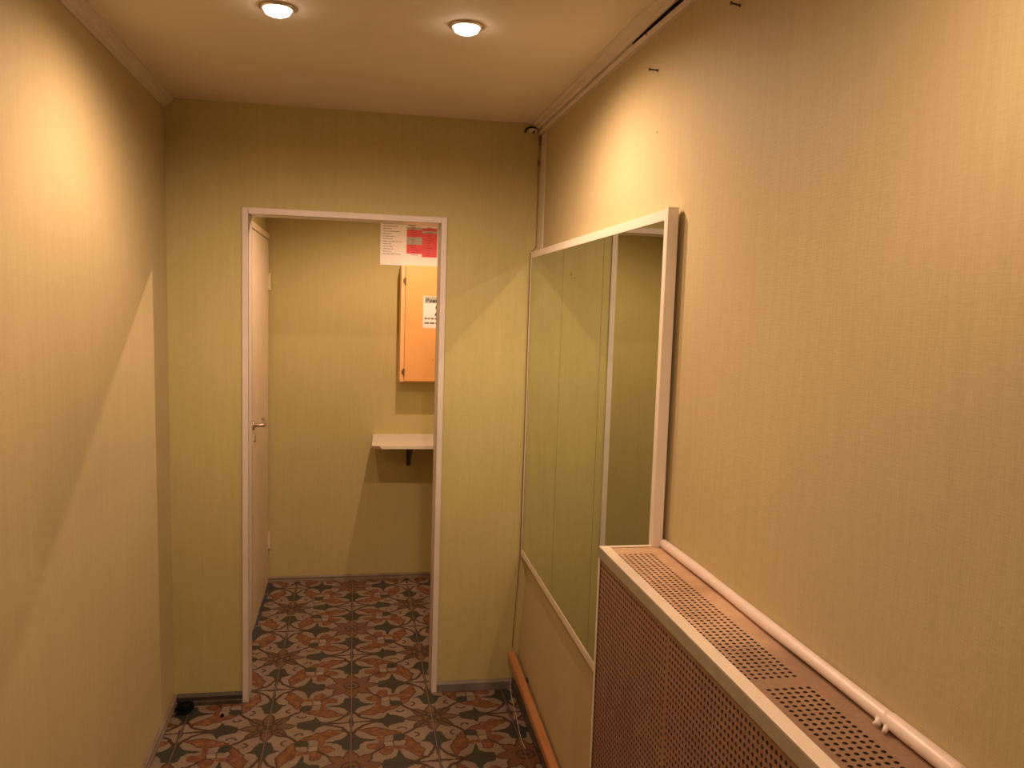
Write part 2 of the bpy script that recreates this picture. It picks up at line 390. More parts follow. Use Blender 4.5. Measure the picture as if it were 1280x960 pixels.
def lay(i, j, clip):
    cx, cy = TX + (i + 0.5) * S, TY + (j + 0.5) * S
    X0, Y0, X1, Y1 = max(cx - S / 2 + GAP, clip[0]), max(cy - S / 2 + GAP, clip[1]), min(cx + S / 2 - GAP, clip[2]), min(cy + S / 2 - GAP, clip[3])
    if X1 - X0 < 0.008 or Y1 - Y0 < 0.008: return
    ai = i if i % 2 else i + 1; aj = j if j % 2 == 0 else j + 1      # the corner that carries flower A
    du = -1 if ai == i else 1; dv = -1 if aj == j else 1
    ang = {(-1, -1): 0, (1, -1): 90, (1, 1): 180, (-1, 1): 270}[(du, dv)]
    if X1 - X0 > S - 2 * GAP - 1e-4 and Y1 - Y0 > S - 2 * GAP - 1e-4: me = full
    else:
        pts = [(X0 - cx, Y0 - cy), (X1 - cx, Y1 - cy)]; a = math.radians(-ang); ca, sa = round(math.cos(a)), round(math.sin(a))
        rp = [(px * ca - py * sa, px * sa + py * ca) for px, py in pts]
        xs = sorted(r_[0] for r_ in rp); ys = sorted(r_[1] for r_ in rp)
        me = tile_mesh(xs[0], ys[0], xs[1], ys[1])
    o = bpy.data.objects.new('tile', me); COL.objects.link(o); o.parent = floor
    o.location = (cx, cy, 0.0004 * (random.random() - 0.5)); o.rotation_euler = (0, 0, math.radians(ang))
for i in range(-3, 5):
    for j in range(-14, 1): lay(i, j, (LB + 0.012, YB + 0.01, WB - 0.002, y0(W)))     # hall
    for j in range(-2, 6): lay(i, j, (XF + 0.002, T, XR - 0.01, D - 0.002))           # far room
i0, i1 = -2, 1
for i in range(i0, i1 + 1):
    for j in range(-1, 2): lay(i, j, (DL, y0(W) + 0.0005, DR, T - 0.0005))            # threshold

# ------------------------------------------------------------------ door trim
tr = struct(sempty('trim_1', (0.687, 0, 0)))
fw, ft = 0.024, 0.010
def strip_trim(x0, x1, z0, z1, name):
    b = MB(); ya = y0((x0 + x1) / 2) - ft; b.box(x0, ya, z0, x1, y0((x0 + x1) / 2) + 0.004, z1); return b
bL = strip_trim(DL - fw, DL, 0.0, DT + fw, 'l'); bL.box(DL - 0.003, y0(DL) - ft, 0.0, DL, T + 0.012, DT); bL.box(DL - fw, T, 0.0, DL, T + 0.01, DT + fw)
bL.build('jamb_trim', M_TRIM, tr, 0.0015)
bR = strip_trim(DR, DR + fw, 0.0, DT + fw, 'r'); bR.box(DR, y0(DR) - ft, 0.0, DR + 0.003, T + 0.012, DT); bR.box(DR, T, 0.0, DR + fw, T + 0.01, DT + fw)
bR.build('jamb_trim', M_TRIM, tr, 0.0015)
bT = strip_trim(DL, DR, DT, DT + fw, 't'); bT.box(DL, y0(DL) - ft, DT, DR, T + 0.012, DT + 0.003); bT.box(DL, T, DT, DR, T + 0.01, DT + fw)
bT.build('head_trim', M_TRIM, tr, 0.0015)

# ------------------------------------------------------------------ baseboards
def bb_profile(h, t): return [(0, 0), (t, 0), (t, h * 0.30), (t * 0.75, h * 0.36), (t * 0.75, h * 0.60), (t, h * 0.66), (t, h * 0.80), (t * 0.45, h), (0, h)]
def base(name, prof_, a, b_, fn, mat):
    m = MB(); m.prism(prof_, a, b_, fn); return struct(m.build(name, mat))
base('baseboard_left', bb_profile(0.046, 0.014), -4.69, -0.002, lambda u, v, t: (LB - 0.001 + u, t, v), M_BASEL)
base('baseboard_doorway_left', bb_profile(0.046, 0.014), LB + 0.013, DL - fw, lambda u, v, t: (t, y0(t) - u, v), M_BASED)
base('baseboard_doorway_right', [(0, 0), (0.013, 0), (0.014, 0.004), (0.014, 0.036), (0.006, 0.045), (0, 0.045)], DR + fw, WB - 0.003, lambda u, v, t: (t, y0(t) - u, v), M_BASE)
base('baseboard_right', bb_profile(0.045, 0.012), -4.69, -0.04, lambda u, v, t: (WB + 0.0012 - u, t, v), M_BASED)
base('baseboard_far', bb_profile(0.034, 0.012), XF, XR, lambda u, v, t: (t, D - u, v), M_BASEL)

# ------------------------------------------------------------------ cornices
pc = [(0, 0), (0.0, -0.040), (0.006, -0.040), (0.010, -0.034), (0.018, -0.028), (0.020, -0.020), (0.030, -0.014), (0.034, -0.006), (0.040, -0.006), (0.040, 0)]
m = MB(); m.prism(pc, -4.69, -0.003, lambda u, v, t: (u + 0.0005, t, H + v)); struct(m.build('trim_2', M_CORN))
pr = [(0, 0), (0, -0.020), (0.006, -0.024), (0.022, -0.022), (0.026, -0.015), (0.040, -0.012), (0.044, -0.005), (0.056, -0.005), (0.056, 0)]
m = MB(); m.prism(pr, -4.69, -0.025, lambda u, v, t: (W - u, t, H + v)); struct(m.build('trim_3', M_CORN))
# white cable duct fixed under the cornice; it sags away from it towards the camera
duct = thing('cable_duct', 'white plastic cable duct under the ceiling cornice of the mirror wall', 'cable duct', (W, -1.5, 2.39))
m = MB()
ys = [-0.025, -0.6, -1.15, -1.5, -2.0, -3.0, -4.6]; dz = [0, 0, 0, -0.006, -0.016, -0.02, -0.02]
pd = [(0.0, -0.043), (0.014, -0.043), (0.0165, -0.038), (0.0165, -0.029), (0.013, -0.0265), (0.0, -0.0265)]
rings = [[(W - uu, yy, H + vv + zz) for uu, vv in pd] for yy, zz in zip(ys, dz)]
n = len(pd)
for r0, r1 in zip(rings, rings[1:]): m.add(r0 + r1, [(k, (k + 1) % n, n + (k + 1) % n, n + k) for k in range(n)])
m.add(rings[0], [tuple(range(n))]); m.add(rings[-1], [tuple(range(n - 1, -1, -1))])
m.build('duct_body', M_CORN, duct)
m = MB(); m.lathe([(0.0028, 0), (0.0028, 0.0012), (0.0015, 0.002)], (W - 0.0185, -1.316, 2.396), 'x', 10); m.build('screw', M_BLKMET, duct)
m = MB()
m.tube([(W - 0.012, -1.20, 2.4085), (W - 0.013, -1.32, 2.409), (W - 0.014, -1.5, 2.405), (W - 0.014, -1.7, 2.402), (W - 0.014, -2.2, 2.400), (W - 0.014, -3.2, 2.398), (W - 0.014, -4.5, 2.398)], 0.0042, 8, 0)
m.build('cable', M_DARK, duct, smooth=True)['label'] = 'black cable in the gap above the duct'

# cable coming down the far right corner
m = MB()
m.tube([(1.472, y0(W) - 0.004, 2.383), (1.4715, y0(W) - 0.004, 2.33), (1.470, y0(W) - 0.0045, 2.27), (1.4712, y0(W) - 0.004, 2.1), (1.4710, y0(W) - 0.004, 1.93), (1.4475, y0(W) - 0.004, 1.90),
        (1.4475, y0(W) - 0.004, 1.2), (1.446, y0(W) - 0.004, 0.60), (1.430, y0(W) - 0.004, 0.30), (1.4245, y0(W) - 0.004, 0.185)], 0.0014, 8)
m.tube([(1.4705, y0(W) - 0.004, 2.292), (1.470, y0(W) - 0.0045, 2.275), (1.470, y0(W) - 0.004, 2.258)], [0.002, 0.0048, 0.002], 8)
m.tube([(1.4725, y0(W) - 0.005, 2.383), (1.472, y0(W) - 0.005, 2.345)], [0.0055, 0.003], 8)
tag(m.build('brown_cable', M_CABLE, smooth=True), 'thin brown cable running down the corner beside the mirror', 'cable')
hk = thing('cable_end', 'bent black cable with a pale plug at the ceiling corner above the mirror', 'cable', (1.44, -0.03, 2.40))
m = MB(); yy = y0(W) - 0.012
m.tube([(1.408, yy, 2.392), (1.410, yy, 2.403), (1.418, yy, 2.411), (1.430, yy, 2.4145), (1.444, yy, 2.414), (1.456, yy, 2.409)], 0.0036, 8); m.build('cable', M_DARK, hk, smooth=True)
m = MB(); m.tube([(1.424, yy - 0.002, 2.4035), (1.440, yy - 0.002, 2.4035), (1.455, yy - 0.002, 2.400)], [0.006, 0.0085, 0.0085], 10); m.build('plug', M_TRIM, hk, smooth=True)
m = MB(); m.tube([(1.444, yy - 0.012, 2.396), (1.444, yy + 0.012, 2.396)], 0.0035, 8); m.build('screw', M_DARK, hk)
m = MB(); m.box(W - 0.0035, -0.105, 1.915, W, y0(W), 2.386)
m.v = m.v
struct(m.build('trim_4', M_CORN, bevel=0.001))

# ------------------------------------------------------------------ ceiling downlights
def downlight(x, y, z, label, group):
    t = thing('ceiling_downlight', label, 'ceiling light', (x, y, z), group)
    m = MB(); m.lathe([(0.036, 0), (0.046, 0), (0.047, -0.003), (0.043, -0.007), (0.037, -0.007), (0.035, -0.003)], (x, y, z), 'z', 32)
    m.build('trim_ring', M_METAL, t, smooth=True)
    m = MB(); m.lathe([(0.0355, -0.0015), (0.0355, -0.009), (0.031, -0.016), (0.020, -0.021), (0.001, -0.023)], (x, y, z), 'z', 28)
    m.build('bulb', M_GLOW, t, smooth=True)
    return t
for (x, y), lab in zip(HALL_LAMPS, ('glowing recessed ceiling downlight nearer the left wall', 'glowing recessed ceiling downlight nearer the mirror wall',
                                    'glowing recessed downlight behind the camera, left side', 'glowing recessed downlight behind the camera, right side')):
    downlight(x, y, H, lab, 'recessed ceiling downlights of the hall')
downlight(1.06, 0.52, HF, 'glowing recessed downlight inside the far room', 'recessed ceiling downlights of the far room')

# ------------------------------------------------------------------ mirror
MX = 1.451
def zt(y): return 1.9065 + (1.9188 - 1.9065) * (-y / 1.585)
def zb(y): return 0.606 + (0.5775 - 0.606) * (-y / 1.585)
mir = thing('wall_mirror', 'large wall mirror of three tinted panels in a white plastic frame', 'mirror', (W, -0.79, 1.2))
YA, YE = -0.030, -1.583
fwid = 0.026
def bar(ya, yb, za0, za1, zb0, zb1, x0, x1, name):
    m = MB(); m.hexa([(x0, yb, zb0), (x1, yb, zb0), (x1, ya, za0), (x0, ya, za0), (x0, yb, zb1), (x1, yb, zb1), (x1, ya, za1), (x0, ya, za1)])
    return m.build(name, M_MFR, mir, 0.0012)
bar(YA, YE + fwid * 0.9, zt(YA) - fwid, zt(YA), zt(YE) - fwid, zt(YE), MX - 0.002, MX + 0.024, 'frame_top')
bar(YA, YE + fwid * 0.9, zb(YA), zb(YA) + fwid, zb(YE), zb(YE) + fwid, MX - 0.002, MX + 0.0215, 'frame_bottom')
bar(YE + fwid * 0.9, YE, zb(YE), zt(YE) + 0.004, zb(YE), zt(YE) + 0.004, MX - 0.003, MX + 0.024, 'frame_side')
bar(YA + 0.002, YA - 0.008, zb(YA) + fwid, zt(YA) - fwid, zb(YA) + fwid, zt(YA) - fwid, MX - 0.002, MX + 0.024, 'frame_side')
cuts = [YA - 0.009, -0.587, -1.070, YE + fwid * 0.9 + 0.001]
for a, c in zip(cuts, cuts[1:]):
    g = 0.0011
    m = MB(); m.hexa([(MX, c + g, zb(c) + fwid - 0.002), (MX + 0.004, c + g, zb(c) + fwid - 0.002), (MX + 0.004, a - g, zb(a) + fwid - 0.002), (MX, a - g, zb(a) + fwid - 0.002),
                      (MX, c + g, zt(c) - fwid + 0.002), (MX + 0.004, c + g, zt(c) - fwid + 0.002), (MX + 0.004, a - g, zt(a) - fwid + 0.002), (MX, a - g, zt(a) - fwid + 0.002)])
    m.build('mirror_panel', M_MIRROR, mir)
m = MB(); m.box(MX + 0.005, YE + 0.02, 0.64, MX + 0.020, YA - 0.004, 1.87); m.build('backing_board', M_SHADOWBOARD, mir)
for yy in (-0.3, -1.45):
    for z0 in (0.68, 1.80):
        m = MB(); m.box(MX + 0.020, yy - 0.03, z0, W, yy + 0.03, z0 + 0.05); m.build('wall_spacer', M_SHADOWBOARD, mir)
for yy, zz, r in ((-0.699, 1.793, 0.006), (-0.752, 1.779, 0.0028)):
    m = MB(); m.lathe([(r, 0.0), (r * 0.8, -0.0012)], (MX - 0.0001, yy, zz), 'x', 9); m.build('dark_spot', M_CABLE, mir)

# ------------------------------------------------------------------ nails in the right wall
def nail(x, y, z, label, tilt):
    m = MB(); m.tube([(x + 0.004, y, z), (x - 0.020, y + tilt, z + 0.002)], 0.0019, 8); m.tube([(x - 0.020, y + tilt, z + 0.002), (x - 0.0218, y + tilt, z + 0.002)], 0.0040, 10)
    m.tube([(x, y, z), (x - 0.0015, y, z)], 0.0032, 10)
    tag(m.build('nail', M_BLKMET), label, 'nail', 'nails left in the mirror wall')
nail(W, -1.366, 2.293, 'bent nail in the wall above the mirror end', 0.004)
nail(W, -1.829, 2.297, 'nail in the wall at the top edge, nearest the camera', -0.003)
m = MB(); m.lathe([(0.0028, 0.001), (0.0022, -0.0012)], (W, -1.387, 2.134), 'x', 9)
tag(m.build('wall_plug', M_CABLE), 'tiny brown plugged hole in the wall below the bent nail', 'hole')

# ------------------------------------------------------------------ wooden rail along the right wall
rail = thing('wooden_rail', 'orange-brown wooden rail sloping along the foot of the mirror wall', 'rail', (1.42, -0.4, 0.12))
m = MB()
def rz(y): return 0.170 + (y + 0.03) * 0.0785
ra, rb_ = -0.030, -1.555
sec = [(1.406, -0.030), (1.406, -0.004), (1.410, 0.0), (1.432, 0.004), (1.436, 0.001), (1.4365, -0.026), (1.432, -0.032), (1.411, -0.034)]
for_a = [(x, ra, rz(ra) + dz_) for x, dz_ in sec]; for_b = [(x, rb_, max(0.036, rz(rb_)) + dz_) for x, dz_ in sec]
n = len(sec); m.add(for_a + for_b, [(k, (k + 1) % n, n + (k + 1) % n, n + k) for k in range(n)] + [tuple(range(n)), tuple(range(2 * n - 1, n - 1, -1))])
m.build('rail_bar', M_RAIL, rail)
for yy in (-0.25, -1.1):
    m = MB(); m.box(1.428, yy - 0.012, rz(yy) - 0.02, WB + 0.0015 + (W - WB) / ZB * (rz(yy) - 0.02), yy + 0.012, rz(yy) - 0.006); m.build('wall_bracket', M_BLKMET, rail)

m = MB()
m.tube([(1.4225, -0.034, 0.135), (1.4225, -0.036, 0.08), (1.421, -0.040, 0.045), (1.417, -0.052, 0.022), (1.413, -0.085, 0.006), (1.410, -0.13, 0.003), (1.402, -0.25, 0.002), (1.388, -0.40, 0.002), (1.383, -0.47, 0.002), (1.386, -0.53, 0.003)], 0.0014, 6)
tag(m.build('loose_wire', M_WIRE, smooth=True), 'thin pale wire hanging from the rail end onto the tiles', 'wire')

# dark rubbish in the far left corner
def lump(name, c, r, seed, label, cat):
    import bmesh
    rnd = random.Random(seed); bm = bmesh.new(); bmesh.ops.create_icosphere(bm, subdivisions=3, radius=1)
    ph = [rnd.uniform(0, 6) for _ in range(6)]
    for vv in bm.verts:
        d = 1 + 0.25 * math.sin(5 * vv.co.x + ph[0]) * math.sin(4 * vv.co.y + ph[1]) + 0.16 * math.sin(9 * vv.co.z + ph[2]) + 0.10 * math.sin(13 * vv.co.x + ph[3])
        vv.co = Vector((vv.co.x * r[0] * d, vv.co.y * r[1] * d, max(-r[2] * 0.55, vv.co.z * r[2] * d)))
    me = bpy.data.meshes.new(name); bm.to_mesh(me); bm.free(); me.materials.append(M_DARK)
    o = bpy.data.objects.new(name, me); COL.objects.link(o); o.location = (c[0], c[1], r[2] * 0.55)
    return tag(o, label, cat)
lump('rubber_scrap', (0.068, -0.064), (0.032, 0.038, 0.024), 3, 'crumpled black rubber scrap on the floor in the left corner', 'scrap')
lump('dark_crumb', (0.224, -0.122), (0.006, 0.010, 0.006), 5, 'small dark crumb on the tiles under the doorway wall', 'crumb')

# ------------------------------------------------------------------ radiator cover
CX = 1.319; CT = 1.1052; CY = -1.571; CE = -3.00; P = 0.01333
cov = thing('radiator_cover', 'radiator cover with white frame and perforated brown hardboard panels', 'radiator cover', (1.4, -2.28, 0))
def perf(name, org, ud, vd, nd, nu, nv, mu, mv, r, mat, th=0.0022, skip=None):
    """perforated sheet: nu x nv holes at pitch P; mu=(before, after) and mv=(before, after) are the solid margins"""
    V = []; F = []
    org = Vector(org); ud = Vector(ud); vd = Vector(vd); nd = Vector(nd)
    def pt(a, b_, d=0): return tuple(org + ud * a + vd * b_ - nd * d)
    idx = {}
    def gv(i2, j2):    # half-grid vertex
        k = (i2, j2)
        if k not in idx: idx[k] = len(V); V.append(pt(mu[0] + i2 * P / 2, mv[0] + j2 * P / 2))
        return idx[k]
    for i in range(nu):
        for j in range(nv):
            I, J = 2 * i, 2 * j
            ringo = [gv(I + 2, J + 1), gv(I + 2, J + 2), gv(I + 1, J + 2), gv(I, J + 2), gv(I, J + 1), gv(I, J), gv(I + 1, J), gv(I + 2, J)]
            cu = mu[0] + (i + 0.5) * P; cv = mv[0] + (j + 0.5) * P
            n0 = len(V)
            for k in range(8):
                a = math.pi / 4 * k; V.append(pt(cu + r * math.cos(a), cv + r * math.sin(a)))
            for k in range(8):
                a = math.pi / 4 * k; V.append(pt(cu + r * math.cos(a), cv + r * math.sin(a), th))
            for k in range(8):
                k2 = (k + 1) % 8
                F.append((ringo[k], ringo[k2], n0 + k2, n0 + k)); F.append((n0 + k, n0 + k2, n0 + 8 + k2, n0 + 8 + k))
    LU = mu[0] + nu * P + mu[1]; LV = mv[0] + nv * P + mv[1]
    def rect(a0, b0, a1, b1):
        n0 = len(V); V.extend([pt(a0, b0), pt(a1, b0), pt(a1, b1), pt(a0, b1)]); F.append((n0, n0 + 1, n0 + 2, n0 + 3))
    e = nu * P + mu[0]; g_ = nv * P + mv[0]
    if mu[0] > 0: rect(0, 0, mu[0], LV)
    if mu[1] > 0: rect(e, 0, LU, LV)
    if mv[0] > 0: rect(mu[0], 0, e, mv[0])
    if mv[1] > 0: rect(mu[0], g_, e, LV)
    me = bpy.data.meshes.new(name); me.from_pydata(V, [], F); me.materials.append(mat); me.materials.append(M_HOLE)
    me.polygons.foreach_set('material_index', [1 if (k_ < nu * nv * 16 and k_ % 2) else 0 for k_ in range(len(F))])
    o = bpy.data.objects.new(name, me); COL.objects.link(o); o.parent = cov; o.matrix_parent_inverse = Matrix.Translation(-Vector(cov.location))
    return o
HR = 0.0039
# top panels (u towards the camera, v towards the wall)
zt_ = CT - 0.003
# rows of holes at X = 1.427 - k*P
x7 = 1.427 - 6.5 * P
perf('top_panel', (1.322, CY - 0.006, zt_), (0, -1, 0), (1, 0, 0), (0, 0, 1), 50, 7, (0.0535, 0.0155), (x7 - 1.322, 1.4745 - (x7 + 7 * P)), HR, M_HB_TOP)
y2 = CY - 0.006 - 0.0535 - 50 * P - 0.0155
x6 = 1.427 - 5.5 * P
nn = int((y2 - CE - 0.03) / P)
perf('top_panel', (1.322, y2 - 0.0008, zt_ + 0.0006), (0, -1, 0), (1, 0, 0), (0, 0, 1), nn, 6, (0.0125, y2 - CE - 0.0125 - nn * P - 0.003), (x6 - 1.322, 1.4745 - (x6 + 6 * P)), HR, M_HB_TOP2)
# front panels (u towards the camera, v down)
xf_ = CX + 0.002
for k, (ya, yb) in enumerate([(CY - 0.004, -2.022), (-2.0228, -2.51), (-2.5108, CE + 0.004)]):
    L = ya - yb; nu_ = int((L - 0.003) / P); rest = L - nu_ * P
    m0 = 0.002 if k == 0 else rest / 2
    perf('front_panel', (xf_, ya, CT - 0.028), (0, -1, 0), (0, 0, -1), (-1, 0, 0), nu_, 78, (m0, rest - m0), (0.010, CT - 0.028 - 0.045 - 0.010 - 78 * P), HR, M_HB_FRONT)
# frame
def cbox(name, x0, ya, z0, x1, yb, z1, mat=M_COVER, bev=0.0012):
    m = MB(); m.box(x0, min(ya, yb), z0, x1, max(ya, yb), z1); return m.build(name, mat, cov, bev)
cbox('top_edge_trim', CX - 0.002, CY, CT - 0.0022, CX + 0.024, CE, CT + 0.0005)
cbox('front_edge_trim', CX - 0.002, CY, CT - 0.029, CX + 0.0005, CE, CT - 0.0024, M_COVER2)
cbox('far_edge_trim', CX + 0.0242, CY, CT - 0.0022, W - 0.0205, CY - 0.012, CT + 0.0005)
cbox('corner_trim', CX - 0.002, CY + 0.0015, 0.0, CX + 0.0005, CY - 0.009, CT - 0.0295)
cbox('side_panel', CX + 0.001, CY + 0.0015, 0.0, WB - 0.002, CY - 0.0015, CT - 0.004)
cbox('side_panel', CX + 0.001, CE + 0.0015, 0.0, WB - 0.002, CE - 0.0015, CT - 0.004)
cbox('bottom_rail', CX - 0.001, CY - 0.010, 0.0, CX + 0.016, CE + 0.003, 0.045)
cbox('batten', CX + 0.006, CY - 0.004, CT - 0.026, CX + 0.022, CE + 0.004, CT - 0.008, M_SHADOWBOARD, 0)
cbox('batten', W - 0.030, CY - 0.004, CT - 0.026, W - 0.012, CE + 0.004, CT - 0.008, M_SHADOWBOARD, 0)
cbox('batten', CX + 0.006, -2.012, 0.045, CX + 0.022, -2.032, CT - 0.03, M_IRON, 0)

# radiator seen through the holes
rad = thing('radiator', 'darkened ribbed radiator inside the perforated cover', 'radiator', (1.40, -2.2, 0.5))
proto = None
for k in range(13):
    yy = -1.72 - k * 0.085
    if proto is None:
        m = MB(); m.tube([(1.394, yy, 0.18), (1.394, yy, 0.92)], 0.026, 10); m.box(1.366, yy - 0.036, 0.16, 1.422, yy + 0.036, 0.22); m.box(1.366, yy - 0.036, 0.88, 1.422, yy + 0.036, 0.94)
        proto = m.build('radiator_section', M_IRON, rad, smooth=False)
    else:
        c = proto.copy(); COL.objects.link(c); c.location.y = proto.location.y - k * 0.085
m = MB(); m.tube([(1.394, -1.66, 0.19), (1.394, -1.74, 0.19)], 0.014, 8); m.build('inlet_pipe', M_IRON, rad)
for yy in (-1.7425, -2.6925):
    m = MB(); m.box(1.386, yy - 0.0075, 0.0, 1.402, yy + 0.0075, 0.18); m.build('support_foot', M_IRON, rad)

# white pipe along the back edge
pipe = thing('heating_pipe', 'thick white painted pipe lying along the back edge of the radiator cover', 'pipe', (1.472, -2.3, 1.115))
m = MB()
pts = []; rr = []
yv = -1.600
while yv > -3.05:
    pts.append((1.4722 + 0.0006 * math.sin(yv * 9), yv, 1.1165 + 0.0005 * math.sin(yv * 13))); rr.append(0.0112 + 0.0004 * math.sin(yv * 17)); yv -= 0.03
m.tube(pts, rr, 14); m.build('pipe_body', M_PIPE, pipe, smooth=True)
m = MB(); m.tube([(1.4722, -2.462, 1.1165), (1.4722, -2.47, 1.1165), (1.4722, -2.60, 1.1165), (1.4722, -2.61, 1.1165)], [0.0112, 0.0124, 0.0124, 0.0112], 14); m.build('pipe_sleeve', M_PIPE, pipe, smooth=True)
m = MB(); m.tube([(1.464, -2.455, 1.113), (1.457, -2.461, 1.110), (1.453, -2.457, 1.1075)], [0.006, 0.005, 0.002], 8); m.tube([(1.462, -2.475, 1.111), (1.454, -2.480, 1.107)], [0.005, 0.003], 8); m.build('paint_drip', M_PIPE, pipe, smooth=True)

# ------------------------------------------------------------------ far room: door in the left wall
door = struct(sempty('door_1', (XF, 1.09, 0)))
y_l, y_h = 0.685, 1.478
m = MB(); x0 = XF + 0.0005
m.box(x0 - 0.001, y_l - 0.075, 0.0, x0 + 0.014, y_l - 0.006, 2.045); m.build('casing', M_DOOR, door, 0.002)
m = MB(); m.box(x0 - 0.001, y_l - 0.006, 2.013, x0 + 0.014, y_h + 0.016, 2.045); m.build('casing', M_DOOR, door, 0.002)
m = MB(); m.box(x0 - 0.001, y_l, 0.008, x0 + 0.011, y_h, 2.008)
leaf = m.build('door_leaf', M_DOOR, door, 0.002)
m = MB(); m.box(x0 + 0.0105, y_l + 0.07, 1.20, x0 + 0.0120, y_h - 0.07, 1.90)
for za in (1.776, 0.26):
    m = MB(); m.tube([(x0 + 0.016, y_h + 0.007, za - 0.045), (x0 + 0.016, y_h + 0.007, za + 0.045)], 0.007, 10); m.box(x0 + 0.008, y_h - 0.02, za - 0.035, x0 + 0.0125, y_h + 0.007, za + 0.035)
    for dz_ in (-0.045, 0.045): m.tube([(x0 + 0.016, y_h + 0.007, za + dz_ - 0.004), (x0 + 0.016, y_h + 0.007, za + dz_ + 0.004)], 0.0085, 10)
    m.build('hinge', M_BRASS, door, smooth=False)
hx = x0 + 0.011; hy = y_l + 0.055; hz = 1.055
m = MB(); m.lathe([(0.024, 0), (0.024, 0.005), (0.018, 0.009)], (hx, hy, hz), 'x', 20)
m.tube([(hx + 0.005, hy, hz), (hx + 0.045, hy, hz), (hx + 0.052, hy + 0.008, hz), (hx + 0.052, hy + 0.05, hz - 0.002), (hx + 0.050, hy + 0.095, hz - 0.003), (hx + 0.046, hy + 0.112, hz + 0.006), (hx + 0.034, hy + 0.117, hz + 0.018)], [0.009, 0.009, 0.009, 0.008, 0.007, 0.0075, 0.006], 10)
hd = m.build('door_handle', M_METAL, leaf, smooth=True)
m = MB(); m.box(hx, hy - 0.016, hz - 0.105, hx + 0.006, hy + 0.016, hz - 0.045); m.build('lock_plate', M_BRASS, leaf, 0.003)
m = MB(); m.lathe([(0.006, 0.0055), (0.006, 0.009), (0.003, 0.010)], (hx, hy, hz - 0.08), 'x', 10); m.build('keyhole', M_BLKMET, leaf)
m = MB()
pz = []
rnd = random.Random(2)
yk = 0.62
while yk < 1.46:
    L = rnd.uniform(0.05, 0.13); wd = rnd.uniform(0.008, 0.018)
    m.box(XF + 0.0015 + 0.012, yk, 0.0004, XF + 0.014 + wd, min(1.475, yk + L), 0.0014); yk += L + rnd.uniform(0.004, 0.02)
tag(m.build('floor_tape', M_BLUE), 'torn dark blue tape on the tiles along the white door', 'tape')

# ------------------------------------------------------------------ far room: paper chart
chart = thing('paper_chart', 'white paper chart with red table columns above the orange cabinet', 'poster', (1.08, D, 2.04))
PX0, PX1, PZ0, PZ1 = 0.870, 1.290, 1.897, 2.194
py = D - 0.0045
m = MB(); m.box(PX0, py, PZ0, PX1, py + 0.0025, PZ1); m.build('sheet', M_PAPER, chart)
for sx in (PX0 + 0.03, PX1 - 0.03): 
    m = MB(); m.box(sx, py + 0.002, PZ0 + 0.03, sx + 0.02, D, PZ1 - 0.03); m.build('mounting_strip', M_SHADOWBOARD, chart)
def cell(x0_, z0_, x1_, z1_, mat, name, d=0.0003):
    m = MB(); m.box(x0_, py - d, z0_, x1_, py + 0.0004, z1_); return m.build(name, mat, chart)
# geometry of the table, from its lower edge up
zlow = 1.897 + 0.058; rowh = 0.0146; c0, c1, c2 = 1.0225, 1.1130, 1.2020
cell(c0, zlow + rowh * 0.9, c1, zlow + rowh * 4.6, M_RED, 'red_cells'); cell(c0, zlow + rowh * 4.6, c1, zlow + rowh * 7.6, M_GREY, 'grey_cells')
cell(c0, zlow + rowh * 7.6, c1, zlow + rowh * 10.4, M_RED, 'red_cells'); cell(c0, zlow + rowh * 10.4, c1, zlow + rowh * 11.4, M_GREY, 'grey_cells')
cell(c1, zlow - rowh * 0.3, c2, zlow + rowh * 9.2, M_RED, 'red_cells'); cell(c1, zlow + rowh * 9.2, c2, zlow + rowh * 10.2, M_GREY, 'grey_cells')
cell(c1, zlow + rowh * 10.2, c2, zlow + rowh * 11.2, M_RED, 'red_cells')
rnd = random.Random(11)
mt = MB(); mr = MB()
lens = [0.9, 0.42, 0.55, 0.48, 0.42, 0.95, 0.50, 0.62, 0.45, 0.86, 0.42, 0.74, 0.52, 0.46, 0.55, 0.60]
for r_ in range(14):
    z = zlow + rowh * (0.35 + r_)
    xx = 0.885; xe = 0.885 + 0.115 * lens[r_]
    while xx < xe:
        wl = rnd.uniform(0.010, 0.026); mt.box(xx, py - 0.0003, z, min(xe, xx + wl), py + 0.0003, z + 0.0034); xx += wl + 0.003
for r_ in range(12):
    z = zlow + rowh * r_
    mr.box(c0, py - 0.0005, z + rowh * 0.9, c1, py, z + rowh * 0.97); mr.box(c1, py - 0.0005, z + rowh * 0.2, c2, py, z + rowh * 0.27)
    for ca in (c0, c1):
        xx = ca + 0.02 + rnd.uniform(0, 0.012); mr.box(xx, py - 0.0005, z + rowh * 0.35, xx + rnd.uniform(0.02, 0.045), py, z + rowh * 0.55)
mt.build('text_lines', M_INK, chart); mr.build('table_text', M_INKR, chart)
mg = MB()
mg.box(c0 + 0.006, py - 0.0003, zlow + rowh * 12.6, c0 + 0.03, py + 0.0002, zlow + rowh * 12.95); mg.build('heading_line', M_INK, chart); mg = MB(); mg.box(c0 + 0.010, py - 0.0003, zlow + rowh * 12.0, c0 + 0.05, py + 0.0002, zlow + rowh * 12.3)
mg.build('heading_line', M_INK, chart); mg = MB(); mg.box(c1 + 0.004, py - 0.0003, zlow + rowh * 12.4, c2 - 0.02, py + 0.0002, zlow + rowh * 12.8)
mg.build('heading_line', M_INK, chart)

